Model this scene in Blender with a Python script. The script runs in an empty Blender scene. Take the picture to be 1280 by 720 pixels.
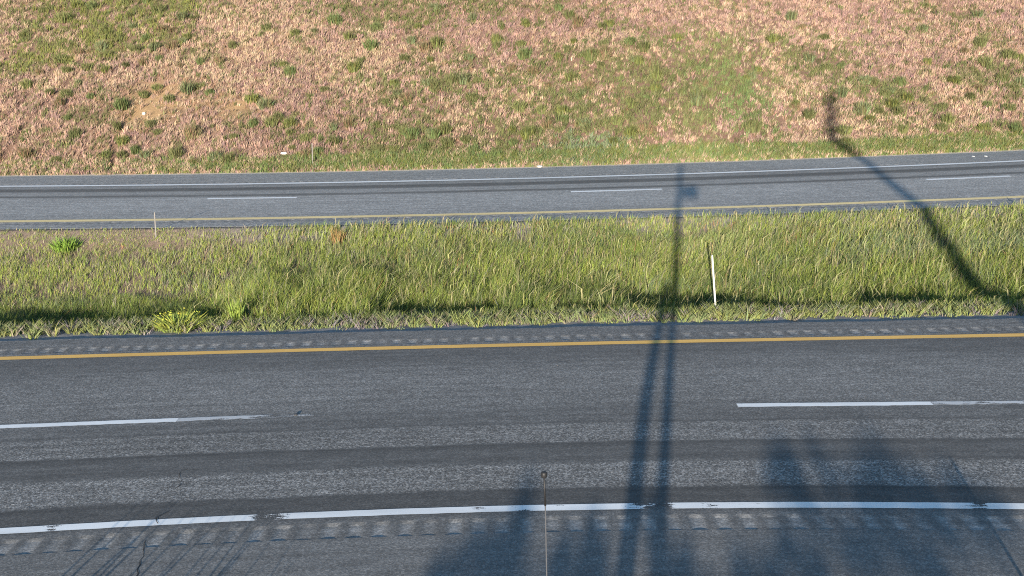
import bpy, bmesh, math
import numpy as np
from mathutils import Vector
SUN_STR, SKY_STR, EXPO = 4.8, .125, 1.15
CLUMPS=[(-20.96,51.38,0.31), (-20.23,50.24,0.30), (-20.26,51.75,0.31), (-19.67,51.84,0.25), (-19.29,50.14,0.27), (-18.64,51.28,0.30), (-18.27,49.78,0.32), (-17.49,50.15,0.24), (-17.55,51.67,0.27), (-18.20,51.99,0.25), 
(-16.80,50.44,0.24), (-16.15,50.72,0.24), (-16.64,51.82,0.30), (-15.78,51.73,0.38), (-15.42,52.33,0.25), (-15.05,50.06,0.24), (-16.76,53.49,0.31), (-16.20,53.52,0.23), (-18.29,54.00,0.29), (-14.14,50.44,0.21), 
(-14.23,51.89,0.24), (-16.02,54.72,0.34), (-15.45,54.58,0.29), (-17.48,55.69,0.38), (-11.58,53.09,0.36), (-10.04,52.40,0.24), (-9.17,52.61,0.24), (-8.31,53.49,0.38), (-9.76,49.06,0.30), (-12.91,51.69,0.21), 
(-19.27,48.97,0.19), (-18.27,47.57,0.23), (-20.45,48.51,0.21), (-19.44,47.85,0.26), (-19.49,47.15,0.26), (-21.81,49.41,0.35), (-21.58,50.46,0.28), (-16.66,46.74,0.50), (-16.46,45.35,0.27), (-15.81,44.03,0.26), 
(-15.62,43.24,0.23), (-16.07,47.95,0.28), (-15.57,48.31,0.23), (-14.11,47.97,0.50), (-13.72,48.34,0.33), (-13.09,47.71,0.27), (-14.79,47.38,0.28), (-11.08,47.10,0.34), (-10.34,46.25,0.31), (-10.60,44.86,0.28), 
(-9.88,44.96,0.46), (-9.67,45.33,0.29), (-11.27,44.07,0.21), (-12.94,44.10,0.33), (-14.53,44.64,0.24), (-15.02,45.23,0.19), (-19.68,43.70,0.34), (-18.35,43.38,0.26), (-16.39,43.43,0.21), (-15.14,43.45,0.23), 
(-14.66,43.11,0.25), (-13.37,42.95,0.27), (-12.58,42.57,0.22), (-11.77,42.79,0.27), (-11.17,42.54,0.29), (-8.25,43.76,0.25), (-7.62,42.84,0.24), (-8.97,44.19,0.25), (-7.06,43.48,0.27), (-7.25,44.58,0.21), 
(-8.09,42.69,0.24), (-18.78,46.09,0.18), (-8.70,43.19,0.16), (-8.05,47.60,0.22), (-8.62,47.09,0.17), (-7.48,51.92,0.46), (-6.30,50.95,0.39), (-3.25,51.09,0.32), (-6.25,53.12,0.34), (-4.21,52.54,0.29), 
(-3.50,49.94,0.23), (-4.45,51.28,0.23), (-4.67,50.00,0.23), (-4.37,46.40,0.41), (-3.28,47.69,0.34), (-1.93,47.98,0.31), (-1.33,48.00,0.19), (-0.49,50.93,0.18), (0.22,48.91,0.22), (0.80,50.09,0.44), (0.94,52.89,0.27), 
(3.09,53.27,0.35), (3.43,52.57,0.29), (4.54,52.06,0.39), (4.51,50.23,0.23), (5.68,50.20,0.36), (6.23,49.68,0.33), (5.66,48.97,0.25), (6.24,50.76,0.21), (2.31,49.52,0.25), (3.80,49.13,0.37), (3.61,50.61,0.20), 
(3.10,50.53,0.18), (1.18,48.55,0.32), (2.63,48.80,0.20), (2.81,47.88,0.31), (0.46,45.69,0.44), (0.15,44.31,0.22), (0.80,43.75,0.38), (1.59,44.29,0.38), (1.41,45.36,0.21), (2.31,45.38,0.34), (3.28,46.96,0.21), 
(2.43,43.55,0.22), (-5.95,43.35,0.24), (-5.20,42.81,0.28), (-4.61,42.89,0.26), (-6.60,44.76,0.25), (-6.91,45.95,0.16), (-5.90,45.01,0.16), (-4.32,44.03,0.20), (-3.42,42.83,0.27), (-2.47,43.19,0.31), (-1.72,43.46,0.29), 
(-2.61,44.05,0.28), (-0.09,42.87,0.22), (-3.14,43.68,0.22), (4.89,52.37,0.26), (-0.23,52.73,0.21), (3.14,44.35,0.25), (4.45,44.15,0.34), (4.92,43.43,0.33), (13.86,53.38,0.31), (12.47,51.28,0.40), (15.07,51.80,0.24), 
(14.20,52.66,0.19), (20.26,53.12,0.29), (20.17,53.80,0.20), (23.45,54.75,0.30), (24.84,55.34,0.27), (23.34,50.74,0.31), (23.77,50.58,0.28), (22.20,48.58,0.51), (19.97,48.46,0.53), (19.33,50.09,0.22), (20.16,47.06,0.28), 
(20.84,47.90,0.24), (18.62,46.24,0.25), (18.39,44.99,0.31), (17.92,44.45,0.24), (19.78,44.62,0.32), (16.46,46.18,0.49), (15.71,45.64,0.30), (17.49,48.25,0.31), (16.21,48.02,0.23), (15.05,45.73,0.36), (13.82,44.18,0.29), 
(13.73,43.49,0.25), (15.15,45.09,0.24), (15.18,49.44,0.26), (14.42,49.13,0.28), (13.80,49.78,0.46), (21.50,46.17,0.28), (20.67,46.58,0.21), (17.15,44.16,0.19), (12.29,46.11,0.22), (12.68,45.37,0.36), (16.85,43.63,0.17), 
(21.56,51.36,0.22)]
ZONES=[(-19.0,53.0,2.2,1.6,0.70,'B'), (-22.8,52.2,1.8,1.2,0.50,'B'), (-17.8,56.5,2.2,1.4,0.60,'B'), (-15.5,46.9,1.3,1.7,0.90,'O'), (-11.6,46.6,1.4,1.0,0.80,'O'), (-21.0,55.5,2.4,2.0,0.80,'B'), 
(-22.5,54.1,2.0,1.3,0.60,'G'), (-24.3,55.3,1.1,1.5,0.50,'G'), (8.5,48.8,2.4,2.3,0.65,'G'), (9.4,46.8,1.5,2.6,0.75,'F'), (6.4,46.6,2.5,3.0,0.45,'G'), (3.7,47.2,3.2,2.8,0.35,'G'), (-2.5,43.4,3.6,1.3,0.60,'G'), 
(1.8,44.2,2.3,1.6,0.35,'G'), (11.9,49.9,2.3,1.8,0.60,'G'), (14.1,49.8,1.6,1.7,0.40,'G'), (16.0,46.5,1.7,1.8,0.40,'G'), (22.0,49.2,1.6,1.4,0.35,'G'), (2.7,42.6,1.2,0.8,0.80,'S'), (4.0,42.8,0.6,0.5,0.70,'S'), 
(-3.6,54.3,2.9,1.2,0.50,'G'), (-7.2,54.6,2.5,1.2,0.40,'G'), (8.3,44.0,1.7,1.4,0.40,'G'), (-4.0,47.3,2.1,1.9,0.20,'G'), (-1.2,48.5,2.9,1.9,0.25,'G'), (-15.5,46.5,0.8,1.3,0.90,'O'), (-15.5,47.7,0.8,0.8,0.70,'O'), 
(-11.5,46.4,1.0,0.9,0.70,'O'), (-14.4,47.6,1.9,1.3,0.35,'O'), (19.7,50.0,1.2,4.2,0.30,'W'), (-11.0,51.2,2.4,3.2,0.50,'W'), (-6.7,50.1,1.7,2.8,0.40,'W'), (12.1,52.1,2.4,1.9,0.35,'W'), (5.6,52.2,4.7,1.5,0.60,'M'), 
(16.5,54.4,3.4,1.6,0.70,'M'), (0.3,52.6,2.4,1.3,0.50,'M'), (-21.7,47.3,1.0,1.3,0.50,'M'), (25.5,55.0,1.4,2.0,0.60,'M'), (17.5,51.1,1.6,2.9,0.35,'M')]
# ---------------------------------------------------------------- basics
R = math.radians
rng = np.random.default_rng(7)
scene = bpy.context.scene
col = scene.collection
SUN_EL, SUN_AZ = 8.5, 9.5          # low sun behind the viewer, shadows run away and a little right

def tag(o, label=None, cat=None, group=None, kind=None):
    if label: o['label'] = label
    if cat: o['category'] = cat
    if group: o['group'] = group
    if kind: o['kind'] = kind
    return o

def empty(name, loc):
    o = bpy.data.objects.new(name, None); col.objects.link(o); o.location = loc
    o.empty_display_size = .2
    return o

def link(name, me, parent=None, loc=None):
    o = bpy.data.objects.new(name, me); col.objects.link(o)
    if parent: o.parent = parent
    if loc is not None: o.location = loc
    return o

def np_mesh(name, V, F, mats, colors=None, uv=None, smooth=False, attr=None):
    """V (n,3), F (m,k) all faces with k corners."""
    V = np.asarray(V, np.float32); F = np.asarray(F, np.int32); k = F.shape[1]
    me = bpy.data.meshes.new(name)
    me.vertices.add(len(V)); me.vertices.foreach_set('co', V.ravel())
    me.loops.add(F.size); me.loops.foreach_set('vertex_index', F.ravel())
    me.polygons.add(len(F)); me.polygons.foreach_set('loop_start', np.arange(0, F.size, k, dtype=np.int32))
    me.polygons.foreach_set('use_smooth', np.full(len(F), bool(smooth)))
    for m in (mats if isinstance(mats, (list, tuple)) else [mats]): me.materials.append(m)
    if colors is not None:
        a = me.color_attributes.new('Col', 'FLOAT_COLOR', 'POINT')
        c = np.ones((len(V), 4), np.float32); c[:, :3] = colors
        a.data.foreach_set('color', c.ravel())
    if uv is not None:
        u = me.uv_layers.new(name='UVMap')
        u.data.foreach_set('uv', np.asarray(uv, np.float32)[F.ravel()].ravel())
    if attr is not None:
        for n, v in attr.items():
            a = me.attributes.new(n, 'FLOAT', 'POINT'); a.data.foreach_set('value', np.asarray(v, np.float32))
    me.update(); me.validate()
    return me

def hash2(i, j, seed):
    n = (i.astype(np.int64) * 374761393 + j.astype(np.int64) * 668265263 + seed * 974711) & 0x7fffffff
    n = ((n ^ (n >> 13)) * 1274126177) & 0x7fffffff
    return ((n ^ (n >> 16)) & 0xffff) / 65535.0

def vnoise(x, y, seed=0):
    xi = np.floor(x); yi = np.floor(y); fx = x - xi; fy = y - yi
    fx = fx * fx * (3 - 2 * fx); fy = fy * fy * (3 - 2 * fy)
    a = hash2(xi, yi, seed); b = hash2(xi + 1, yi, seed); c = hash2(xi, yi + 1, seed); d = hash2(xi + 1, yi + 1, seed)
    return (a * (1 - fx) + b * fx) * (1 - fy) + (c * (1 - fx) + d * fx) * fy

def fbm(x, y, seed=0, o=4):
    s = 0; a = .5; t = 0
    for k in range(o):
        s = s + a * vnoise(x * 2 ** k, y * 2 ** k, seed + k * 17); t += a; a *= .5
    return s / t

def sstep(a, b, x):
    t = np.clip((x - a) / (b - a), 0, 1); return t * t * (3 - 2 * t)

# ---------------------------------------------------------------- alignment of the two carriageways
def cv(c2, c1, c0, x1):
    return lambda x: c0 + c1 * np.asarray(x, float) + c2 * np.asarray(x, float) ** 2 / np.sqrt(1 + (np.asarray(x, float) / x1) ** 4)
nW = cv(-.0074, .0029, 12.757, 12.); nD = cv(-.0039, .0023, 16.443, 12.); nY = cv(-.0013, .0008, 20.0875, 12.)
lip0 = cv(-.0008, -.0006, 21.28, 12.)
nE = lambda x: nW(x) - 4.3
fN = cv(.0032, .0084, 29.55, 34.); fY = cv(.0032, .0084, 30.848, 34.); fD = cv(.0042, .0085, 34.706, 34.)
fW = cv(.0040, .0153, 38.187, 34.); fE = cv(.0038, .0193, 41.092, 34.)
FZ = .78                                       # the far carriageway lies higher
def lip(x):
    x = np.asarray(x, float); return lip0(x) + .07 * (vnoise(x * .8, x * 0, 5) - .5) + .05 * (vnoise(x * 4, x * 0, 6) - .5)

FURROWS = [[(-20.73, 43.56), (-20.56, 45.72), (-20.22, 47.85), (-19.6, 50.5)], [(-22.3, 45.2), (-22.0, 46.77), (-21.41, 48.96)],
           [(-15.88, 42.4), (-16.3, 45.18), (-15.86, 48.53), (-15.16, 49.29)], [(-23.6, 43.2), (-23.3, 46.), (-22.9, 48.)]]
def furrow(x, y):
    d = np.full(np.shape(x), 9.)
    for L in FURROWS:
        for (ax, ay), (bx, by) in zip(L, L[1:]):
            t = np.clip(((x - ax) * (bx - ax) + (y - ay) * (by - ay)) / ((bx - ax) ** 2 + (by - ay) ** 2), 0, 1)
            d = np.minimum(d, np.hypot(x - ax - t * (bx - ax), (y - ay - t * (by - ay)) * .9))
    return d

def ground(x, y):
    """height of the terrain surface"""
    x = np.asarray(x, float); y = np.asarray(y, float)
    lp, fn, fe, ne = lip(x), fN(x), fE(x), nE(x)
    W = fn - lp
    s = y - lp; q = y - fe
    # near verge
    zn = np.interp(y - ne, [-220, -60, -20, -9, -5, -2.5, -.5, .06, .3], [-2.5, -1.6, -1.2, -1.0, -.9, -.55, -.12, -.06, -.35])
    # median ditch
    t = np.clip((s - 3.8) / (W - 3.8), 0, 1)
    zm = np.where(s < 3.8, np.interp(s, [-.3, -.03, 0, .8, 1.35, 2.3, 3.8], [-.35, -.045, -.04, -.09, -.15, -.68, -.80]), np.interp(t, [0, .80, .965, 1], [-.80, .30, .72, .777]))
    zm = np.where((s > 1.0) & (t < .5), zm + (.42 * sstep(.42, .66, fbm(x * .45, x * 0, 90)) + .12 * (vnoise(x * 1.3, x * 0, 91) - .5)) * sstep(1.35, 2.3, s) * sstep(.5, .1, t), zm)
    zm = zm + np.where((s > .2) & (s < W - .2), (fbm(x * .6, y * .6, 3) - .5) * .22 * sstep(.5, 2.5, s) * sstep(.3, 1.6, W - s) + (vnoise(x * 5, y * 5, 9) - .5) * .03, 0)
    zm = np.where(s > W, np.interp(s - W, [0, .3], [.777, .45]), zm)
    # cut slope beyond
    zh = np.interp(q, [-.3, -.03, 0, .3, .8, 46, 75, 300], [.45, .755, .755, .77, .85, 23.2, 29, 30])
    zh = zh + np.where(q > .3, sstep(.3, 3, q) * ((fbm(x * .16, y * .16, 11) - .5) * .9 + (fbm(x * .9, y * .9, 12) - .5) * .25), 0)
    zh = zh - np.where(q > .3, .22 * np.exp(-(furrow(x, y) / .16) ** 2), 0)
    return np.where(y < ne + .3, zn, np.where(s < -.3, -.35, np.where(y < fn + .3, zm, np.where(q < -.3, .45, zh))))

# ---------------------------------------------------------------- materials
def mat(name):
    m = bpy.data.materials.new(name); m.use_nodes = True
    nt = m.node_tree; b = nt.nodes['Principled BSDF']
    b.inputs['Specular IOR Level'].default_value = .3
    return m, nt, b
def N(nt, t, **kw):
    n = nt.nodes.new(t)
    for k, v in kw.items(): setattr(n, k, v)
    return n
def mth(nt, op, a, b=None, c=None):
    n = nt.nodes.new('ShaderNodeMath'); n.operation = op
    for i, v in enumerate((a, b, c)):
        if v is None: continue
        if isinstance(v, (int, float)): n.inputs[i].default_value = v
        else: nt.links.new(v, n.inputs[i])
    return n.outputs[0]
def noise(nt, vec, scale, detail=3, rough=.55):
    n = nt.nodes.new('ShaderNodeTexNoise'); n.inputs['Scale'].default_value = scale
    n.inputs['Detail'].default_value = detail; n.inputs['Roughness'].default_value = rough
    nt.links.new(vec, n.inputs['Vector']); return n.outputs['Fac']
def mapv(nt, vec, sc):
    n = nt.nodes.new('ShaderNodeMapping'); n.inputs['Scale'].default_value = sc; nt.links.new(vec, n.inputs['Vector']); return n.outputs[0]
def scol(nt, colr, fac):
    """colour * scalar"""
    n = nt.nodes.new('ShaderNodeVectorMath'); n.operation = 'SCALE'
    nt.links.new(colr, n.inputs[0]); nt.links.new(fac, n.inputs['Scale']); return n.outputs[0]
def simple(name, c, rough=.6, metal=0., var=.25, scale=30):
    m, nt, b = mat(name)
    tc = N(nt, 'ShaderNodeTexCoord')
    n = noise(nt, tc.outputs['Object'], scale, 4)
    rgb = N(nt, 'ShaderNodeRGB'); rgb.outputs[0].default_value = (*c, 1)
    nt.links.new(scol(nt, rgb.outputs[0], mth(nt, 'MULTIPLY_ADD', n, 2 * var, 1 - var)), b.inputs['Base Color'])
    b.inputs['Roughness'].default_value = rough; b.inputs['Metallic'].default_value = metal
    return m
def blade_mat(name):
    m, nt, b = mat(name)
    at = N(nt, 'ShaderNodeAttribute', attribute_name='Col')
    nt.links.new(at.outputs['Color'], b.inputs['Base Color'])
    b.inputs['Roughness'].default_value = .75; b.inputs['Specular IOR Level'].default_value = .15
    return m
M_grass = blade_mat('grass_blades'); M_leaf = blade_mat('leaf')

def ground_mat():
    m, nt, b = mat('soil')
    at = N(nt, 'ShaderNodeAttribute', attribute_name='Col'); g = N(nt, 'ShaderNodeNewGeometry')
    n1 = noise(nt, g.outputs['Position'], 9, 5, .7); n2 = noise(nt, g.outputs['Position'], 55, 3, .7)
    f = mth(nt, 'MULTIPLY', mth(nt, 'MULTIPLY_ADD', n1, 1.2, .4), mth(nt, 'MULTIPLY_ADD', n2, 1.4, .3))
    nt.links.new(scol(nt, at.outputs['Color'], f), b.inputs['Base Color'])
    b.inputs['Roughness'].default_value = .95; b.inputs['Specular IOR Level'].default_value = .1
    bp = N(nt, 'ShaderNodeBump'); bp.inputs['Strength'].default_value = .8; bp.inputs['Distance'].default_value = .04
    nt.links.new(mth(nt, 'ADD', n1, mth(nt, 'MULTIPLY', n2, .5)), bp.inputs['Height']); nt.links.new(bp.outputs[0], b.inputs['Normal'])
    return m
M_soil = ground_mat()

def asphalt(name, stops, lo, hi, tint, wob=.12, streak=.3, chip_scale=46., bump=.8, gain=2.25):
    """stops: (v, albedo, chip contrast) across the road"""
    m, nt, b = mat(name)
    uv = N(nt, 'ShaderNodeUVMap', uv_map='UVMap'); U = uv.outputs[0]
    sp = N(nt, 'ShaderNodeSeparateXYZ'); nt.links.new(U, sp.inputs[0])
    w1 = noise(nt, mapv(nt, U, (.5, 1.2, 1)), 1, 4, .6); w2 = noise(nt, mapv(nt, U, (3., 6., 1)), 1, 3, .6)
    v = mth(nt, 'ADD', sp.outputs[1], mth(nt, 'ADD', mth(nt, 'MULTIPLY_ADD', w1, 2 * wob, -wob), mth(nt, 'MULTIPLY_ADD', w2, wob * .7, -wob * .35)))
    t = mth(nt, 'DIVIDE', mth(nt, 'SUBTRACT', v, lo), hi - lo)
    def ramp(k):
        r = N(nt, 'ShaderNodeValToRGB'); e = r.color_ramp.elements
        while len(e) > 1: e.remove(e[-1])
        for i, s in enumerate(stops):
            p = (s[0] - lo) / (hi - lo)
            el = e[0] if i == 0 else e.new(p)
            el.position = p; el.color = (s[k],) * 3 + (1,)
        nt.links.new(t, r.inputs[0]); return r.outputs[0]
    base = ramp(1); amp = ramp(2)
    ch = noise(nt, U, chip_scale, 2.5, .75)
    vo = N(nt, 'ShaderNodeTexVoronoi'); vo.inputs['Scale'].default_value = chip_scale * .9; nt.links.new(U, vo.inputs['Vector'])
    sv = N(nt, 'ShaderNodeSeparateColor'); nt.links.new(vo.outputs['Color'], sv.inputs[0])
    stone = mth(nt, 'POWER', sv.outputs[0], 2.2)               # a few pale stones among dark binder
    grain = mth(nt, 'ADD', mth(nt, 'MULTIPLY_ADD', ch, 3.2, -1.6), mth(nt, 'MULTIPLY_ADD', stone, 1.6, -.5))
    st = noise(nt, mapv(nt, U, (.12, 7., 1)), 1, 4, .65); big = noise(nt, mapv(nt, U, (.25, .5, 1)), 1, 4, .6)
    mot = noise(nt, mapv(nt, U, (1.6, 5., 1)), 1, 4, .65)
    f = mth(nt, 'MULTIPLY_ADD', grain, mth(nt, 'MULTIPLY', amp, 1.7), 1.0)
    f = mth(nt, 'MULTIPLY', f, mth(nt, 'MULTIPLY_ADD', st, 2 * streak, 1 - streak))
    f = mth(nt, 'MULTIPLY', f, mth(nt, 'MULTIPLY_ADD', big, .4, .8))
    f = mth(nt, 'MULTIPLY', f, mth(nt, 'MULTIPLY_ADD', mot, .8, .6))
    ml = N(nt, 'ShaderNodeAttribute', attribute_name='mill')
    f = mth(nt, 'MULTIPLY', f, mth(nt, 'MULTIPLY_ADD', mth(nt, 'MULTIPLY', ml.outputs['Fac'], mth(nt, 'MULTIPLY_ADD', w2, 2.4, -.2)), .95, 1.0))
    f = mth(nt, 'MAXIMUM', f, .12)
    rgb = N(nt, 'ShaderNodeRGB'); rgb.outputs[0].default_value = (*tint, 1)
    c = scol(nt, rgb.outputs[0], mth(nt, 'MULTIPLY', mth(nt, 'MULTIPLY', base, gain), f))
    nt.links.new(c, b.inputs['Base Color']); b.inputs['Roughness'].default_value = .85
    b.inputs['Specular IOR Level'].default_value = .25
    bp = N(nt, 'ShaderNodeBump'); bp.inputs['Distance'].default_value = .012
    nt.links.new(mth(nt, 'MULTIPLY', amp, bump * 2.2), bp.inputs['Strength'])
    nt.links.new(mth(nt, 'ADD', ch, mth(nt, 'MULTIPLY', sv.outputs[0], .5)), bp.inputs['Height']); nt.links.new(bp.outputs[0], b.inputs['Normal'])
    return m
K = 1.0
NEAR = [(-4.4, .075, .2), (-.9, .078, .22), (-.2, .076, .22), (-.08, .052, .2), (.05, .046, .18), (.45, .046, .18), (.56, .036, .15), (.64, .088, .45), (1.4, .092, .48),
        (1.48, .062, .25), (1.56, .054, .18), (1.9, .058, .2), (2.12, .05, .18), (2.2, .034, .12), (2.28, .086, .45), (2.98, .084, .42), (3.05, .048, .2), (3.14, .068, .28),
        (3.6, .070, .26), (4.0, .084, .34), (5.2, .092, .36), (6.0, .080, .32), (6.6, .062, .25), (7.2, .060, .22), (7.45, .075, .3), (9.5, .08, .32)]
FAR = [(-1.4, .10, .3), (0., .095, .25), (1.5, .11, .25), (3.4, .115, .25), (4.2, .105, .25), (4.42, .05, .15), (4.62, .048, .15), (4.85, .1, .2), (5.55, .095, .2), (5.8, .044, .15),
       (6.35, .041, .15), (6.55, .088, .2), (7.0, .08, .2), (7.2, .058, .15), (7.4, .06, .2), (7.6, .092, .25), (10.4, .1, .3)]
M_near = asphalt('near_asphalt', NEAR, -4.5, 9.6, (1.03, 1.0, .96), wob=.09, streak=.42)
M_far = asphalt('far_asphalt', FAR, -1.5, 10.5, (1.03, 1.0, .95), wob=.1, streak=.46, chip_scale=26, gain=3.0)

def paint(name, c, keep=.0):
    m, nt, b = mat(name)
    g = N(nt, 'ShaderNodeNewGeometry'); at = N(nt, 'ShaderNodeAttribute', attribute_name='wear')
    P = g.outputs['Position']
    n1 = noise(nt, mapv(nt, P, (3, 14, 1)), 1, 5, .7); n2 = noise(nt, P, 60, 3, .7); n3 = noise(nt, mapv(nt, P, (.5, 3, 1)), 1, 3, .5)
    rgb = N(nt, 'ShaderNodeRGB'); rgb.outputs[0].default_value = (*c, 1)
    nt.links.new(scol(nt, rgb.outputs[0], mth(nt, 'MULTIPLY', mth(nt, 'MULTIPLY_ADD', n3, .5, .72), mth(nt, 'MULTIPLY_ADD', n2, .35, .82))), b.inputs['Base Color'])
    b.inputs['Roughness'].default_value = .6
    a = mth(nt, 'ADD', mth(nt, 'MULTIPLY', n1, .75), mth(nt, 'MULTIPLY', n2, .25))
    al = mth(nt, 'GREATER_THAN', a, mth(nt, 'MULTIPLY_ADD', at.outputs['Fac'], .4, .26))
    nt.links.new(al, b.inputs['Alpha'])
    return m
M_white = paint('white_paint', (.84, .84, .83)); M_yellow = paint('yellow_paint', (.85, .50, .13)); M_fyellow = paint('pale_yellow_paint', (.88, .68, .33))
M_ghost = paint('faded_paint', (.58, .58, .58))
M_crack = simple('crack_filler', (.028, .028, .03), .9)

# ---------------------------------------------------------------- terrain, one sheet to the horizon
xs = np.unique(np.concatenate([np.linspace(-400, -120, 15), np.linspace(-120, -32, 45), np.arange(-32, 32.01, .2), np.linspace(32, 120, 45), np.linspace(120, 400, 15)]))
rows = []
for y0 in (-260, -150, -80, -45, -25, -15, -10, -6): rows.append((lambda x, y0=y0: y0 + 0 * x))
for o in (-7, -6, -5, -4, -3, -2.5, -2, -1.5, -1, -.5, -.25, 0., .06, .3): rows.append(lambda x, o=o: nE(x) + o)
for o in [-.3, -.03] + list(np.arange(0, 3.01, .12)): rows.append(lambda x, o=o: lip(x) + o)
for t in np.linspace(0, 1, 40)[1:]: rows.append(lambda x, t=t: (lip(x) + 3.0) * (1 - t) + fN(x) * t)
for o in (.03, .3): rows.append(lambda x, o=o: fN(x) + o)
for o in [-.3, -.03] + list(np.arange(0, 22, .16)) + [22, 23, 24, 26, 28, 31, 35, 40, 46, 52, 60, 75, 120, 300]: rows.append(lambda x, o=o: fE(x) + o)
Y = np.array([r(xs) for r in rows]); X = np.broadcast_to(xs, Y.shape); Z = ground(X, Y)
def soil_col(x, y):
    s = y - lip(x); q = y - fE(x); W = fN(x) - lip(x)
    n = fbm(x * .5, y * .5, 31)[..., None]; n2 = fbm(x * 3, y * 3, 32)[..., None]
    gravel = np.array([.30, .28, .27]); verge = np.array([.16, .14, .11]); med = np.array([.13, .105, .075]); pink = np.array([.20, .125, .09]); ochre = np.array([.36, .235, .125]); pale = np.array([.55, .49, .41])
    c = np.broadcast_to(verge, x.shape + (3,)).copy()
    k = ((s > -.3) & (s < W + .3))[..., None]
    m = gravel + (med - gravel) * sstep(.35, 1.6, s)[..., None]
    m = m + (np.array([.2, .18, .16]) - m) * sstep(.9, .2, W - s)[..., None]
    m = m + (np.array([.22, .155, .115]) - m) * (sstep(-6, -10, x) * sstep(3.5, 5.5, s))[..., None] * .7
    c = np.where(k, m, c)
    h = pink * (.75 + .5 * n)
    for (zx, zy, rx, ry, st, kind) in ZONES:
        if kind == 'O':
            w = st * np.exp(-((x - zx) / rx) ** 2 - ((y - zy) / ry) ** 2); h = h + (ochre - h) * np.clip(w * 1.2, 0, 1)[..., None]
    h = pale + (h - pale) * sstep(.25, .5, q)[..., None]
    return np.where((q > -.3)[..., None], h, c)
C = soil_col(X, Y)
nr, nc = Y.shape
idx = np.arange(nr * nc).reshape(nr, nc)
F = np.stack([idx[:-1, :-1], idx[:-1, 1:], idx[1:, 1:], idx[1:, :-1]], -1).reshape(-1, 4)
V = np.stack([X, Y, Z], -1).reshape(-1, 3)
o = link('terrain', np_mesh('terrain', V, F, M_soil, colors=C.reshape(-1, 3), smooth=True)); tag(o, kind='structure')

# ---------------------------------------------------------------- carriageways with milled rumble strips
def road_xs(step, r):
    return np.unique(np.round(np.concatenate([np.linspace(-400, -60, 35), np.linspace(-60, -r, 30), np.arange(-r, r + .001, step), np.linspace(r, 60, 30), np.linspace(60, 400, 35)]), 4))
def carriageway(name, rows, z, skirt, m, rumbles, pitch, phase, xs, millf=.62):
    """rows: (v, y function).  rumbles: (v0, v1, depth)"""
    vs = [r[0] for r in rows]
    def yv(v, x):
        for (va, fa), (vb, fb) in zip(rows, rows[1:]):
            if va <= v <= vb: t = (v - va) / (vb - va); return fa(x) * (1 - t) + fb(x) * t
    allv = set(np.round(vs, 4))
    for a, b, d in rumbles: allv |= {round(a, 4), round(a + .006, 4), round((a + b) / 2, 4), round(b - .09, 4), round(b, 4)}
    for a, b in zip(vs, vs[1:]):
        for t in (.25, .5, .75): allv.add(round(a + (b - a) * t, 4))
    allv = sorted(allv)
    # keep plain rows from falling inside a groove
    allv = [v for v in allv if not any(a + .0061 < v < b - .001 and abs(v - (a + b) / 2) > 1e-3 and abs(v - b + .09) > 1e-3 for a, b, d in rumbles)]
    Yr = np.array([yv(v, xs) for v in allv]); Xr = np.broadcast_to(xs, Yr.shape)
    Zr = np.full(Yr.shape, z, float); mill = np.zeros(Yr.shape)
    for a, b, d in rumbles:
        k = np.floor(xs / pitch + phase)
        du = (xs / pitch + phase - k - .5) * pitch + .03 * (hash2(k, k * 0, 3) - .5)
        prof = np.clip(1 - (du / .112) ** 2, 0, 1) * (np.abs(xs) < 30) * (.55 + .6 * hash2(k, k * 0 + 1, 4))
        for i, v in enumerate(allv):
            if a + .005 < v < b - .005: Zr[i] -= d * prof; mill[i] = np.clip(prof * 1.15, 0, 1) ** 1.5 * millf * (1 if v < b - .05 else .3) - .12
    Vr = np.stack([Xr, Yr, Zr], -1); UV = np.stack([Xr, np.broadcast_to(np.array(allv)[:, None], Yr.shape)], -1)
    # skirts at both edges
    lo = Vr[0].copy(); lo[:, 2] -= skirt; hi = Vr[-1].copy(); hi[:, 2] -= skirt
    lo[:, 1] -= .005; hi[:, 1] += .005
    Vr = np.concatenate([lo[None], Vr, hi[None]]); UV = np.concatenate([UV[:1], UV, UV[-1:]]); mill = np.concatenate([mill[:1] * 0, mill, mill[-1:] * 0])
    n, c = Vr.shape[:2]; ix = np.arange(n * c).reshape(n, c)
    Fr = np.stack([ix[:-1, :-1], ix[:-1, 1:], ix[1:, 1:], ix[1:, :-1]], -1).reshape(-1, 4)
    ob = link(name, np_mesh(name, Vr.reshape(-1, 3), Fr, m, uv=UV.reshape(-1, 2), attr={'mill': mill.ravel()}))
    return tag(ob, kind='structure')
carriageway('near_road', [(-4.3, nE), (0, nW), (3.68, nD), (7.33, nY), (8.52, lip)], 0, .2, M_near,
            [(-.68, -.25, .012), (7.60, 7.94, .012)], .305, .1, road_xs(.0255, 24))
carriageway('far_road', [(-1.3, fN), (0, fY), (3.86, fD), (7.34, fW), (10.24, fE)], FZ, .2, M_far,
            [(-.62, -.25, .012), (7.55, 7.85, .012)], .31, .0, road_xs(.03, 30), -.15)

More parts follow.
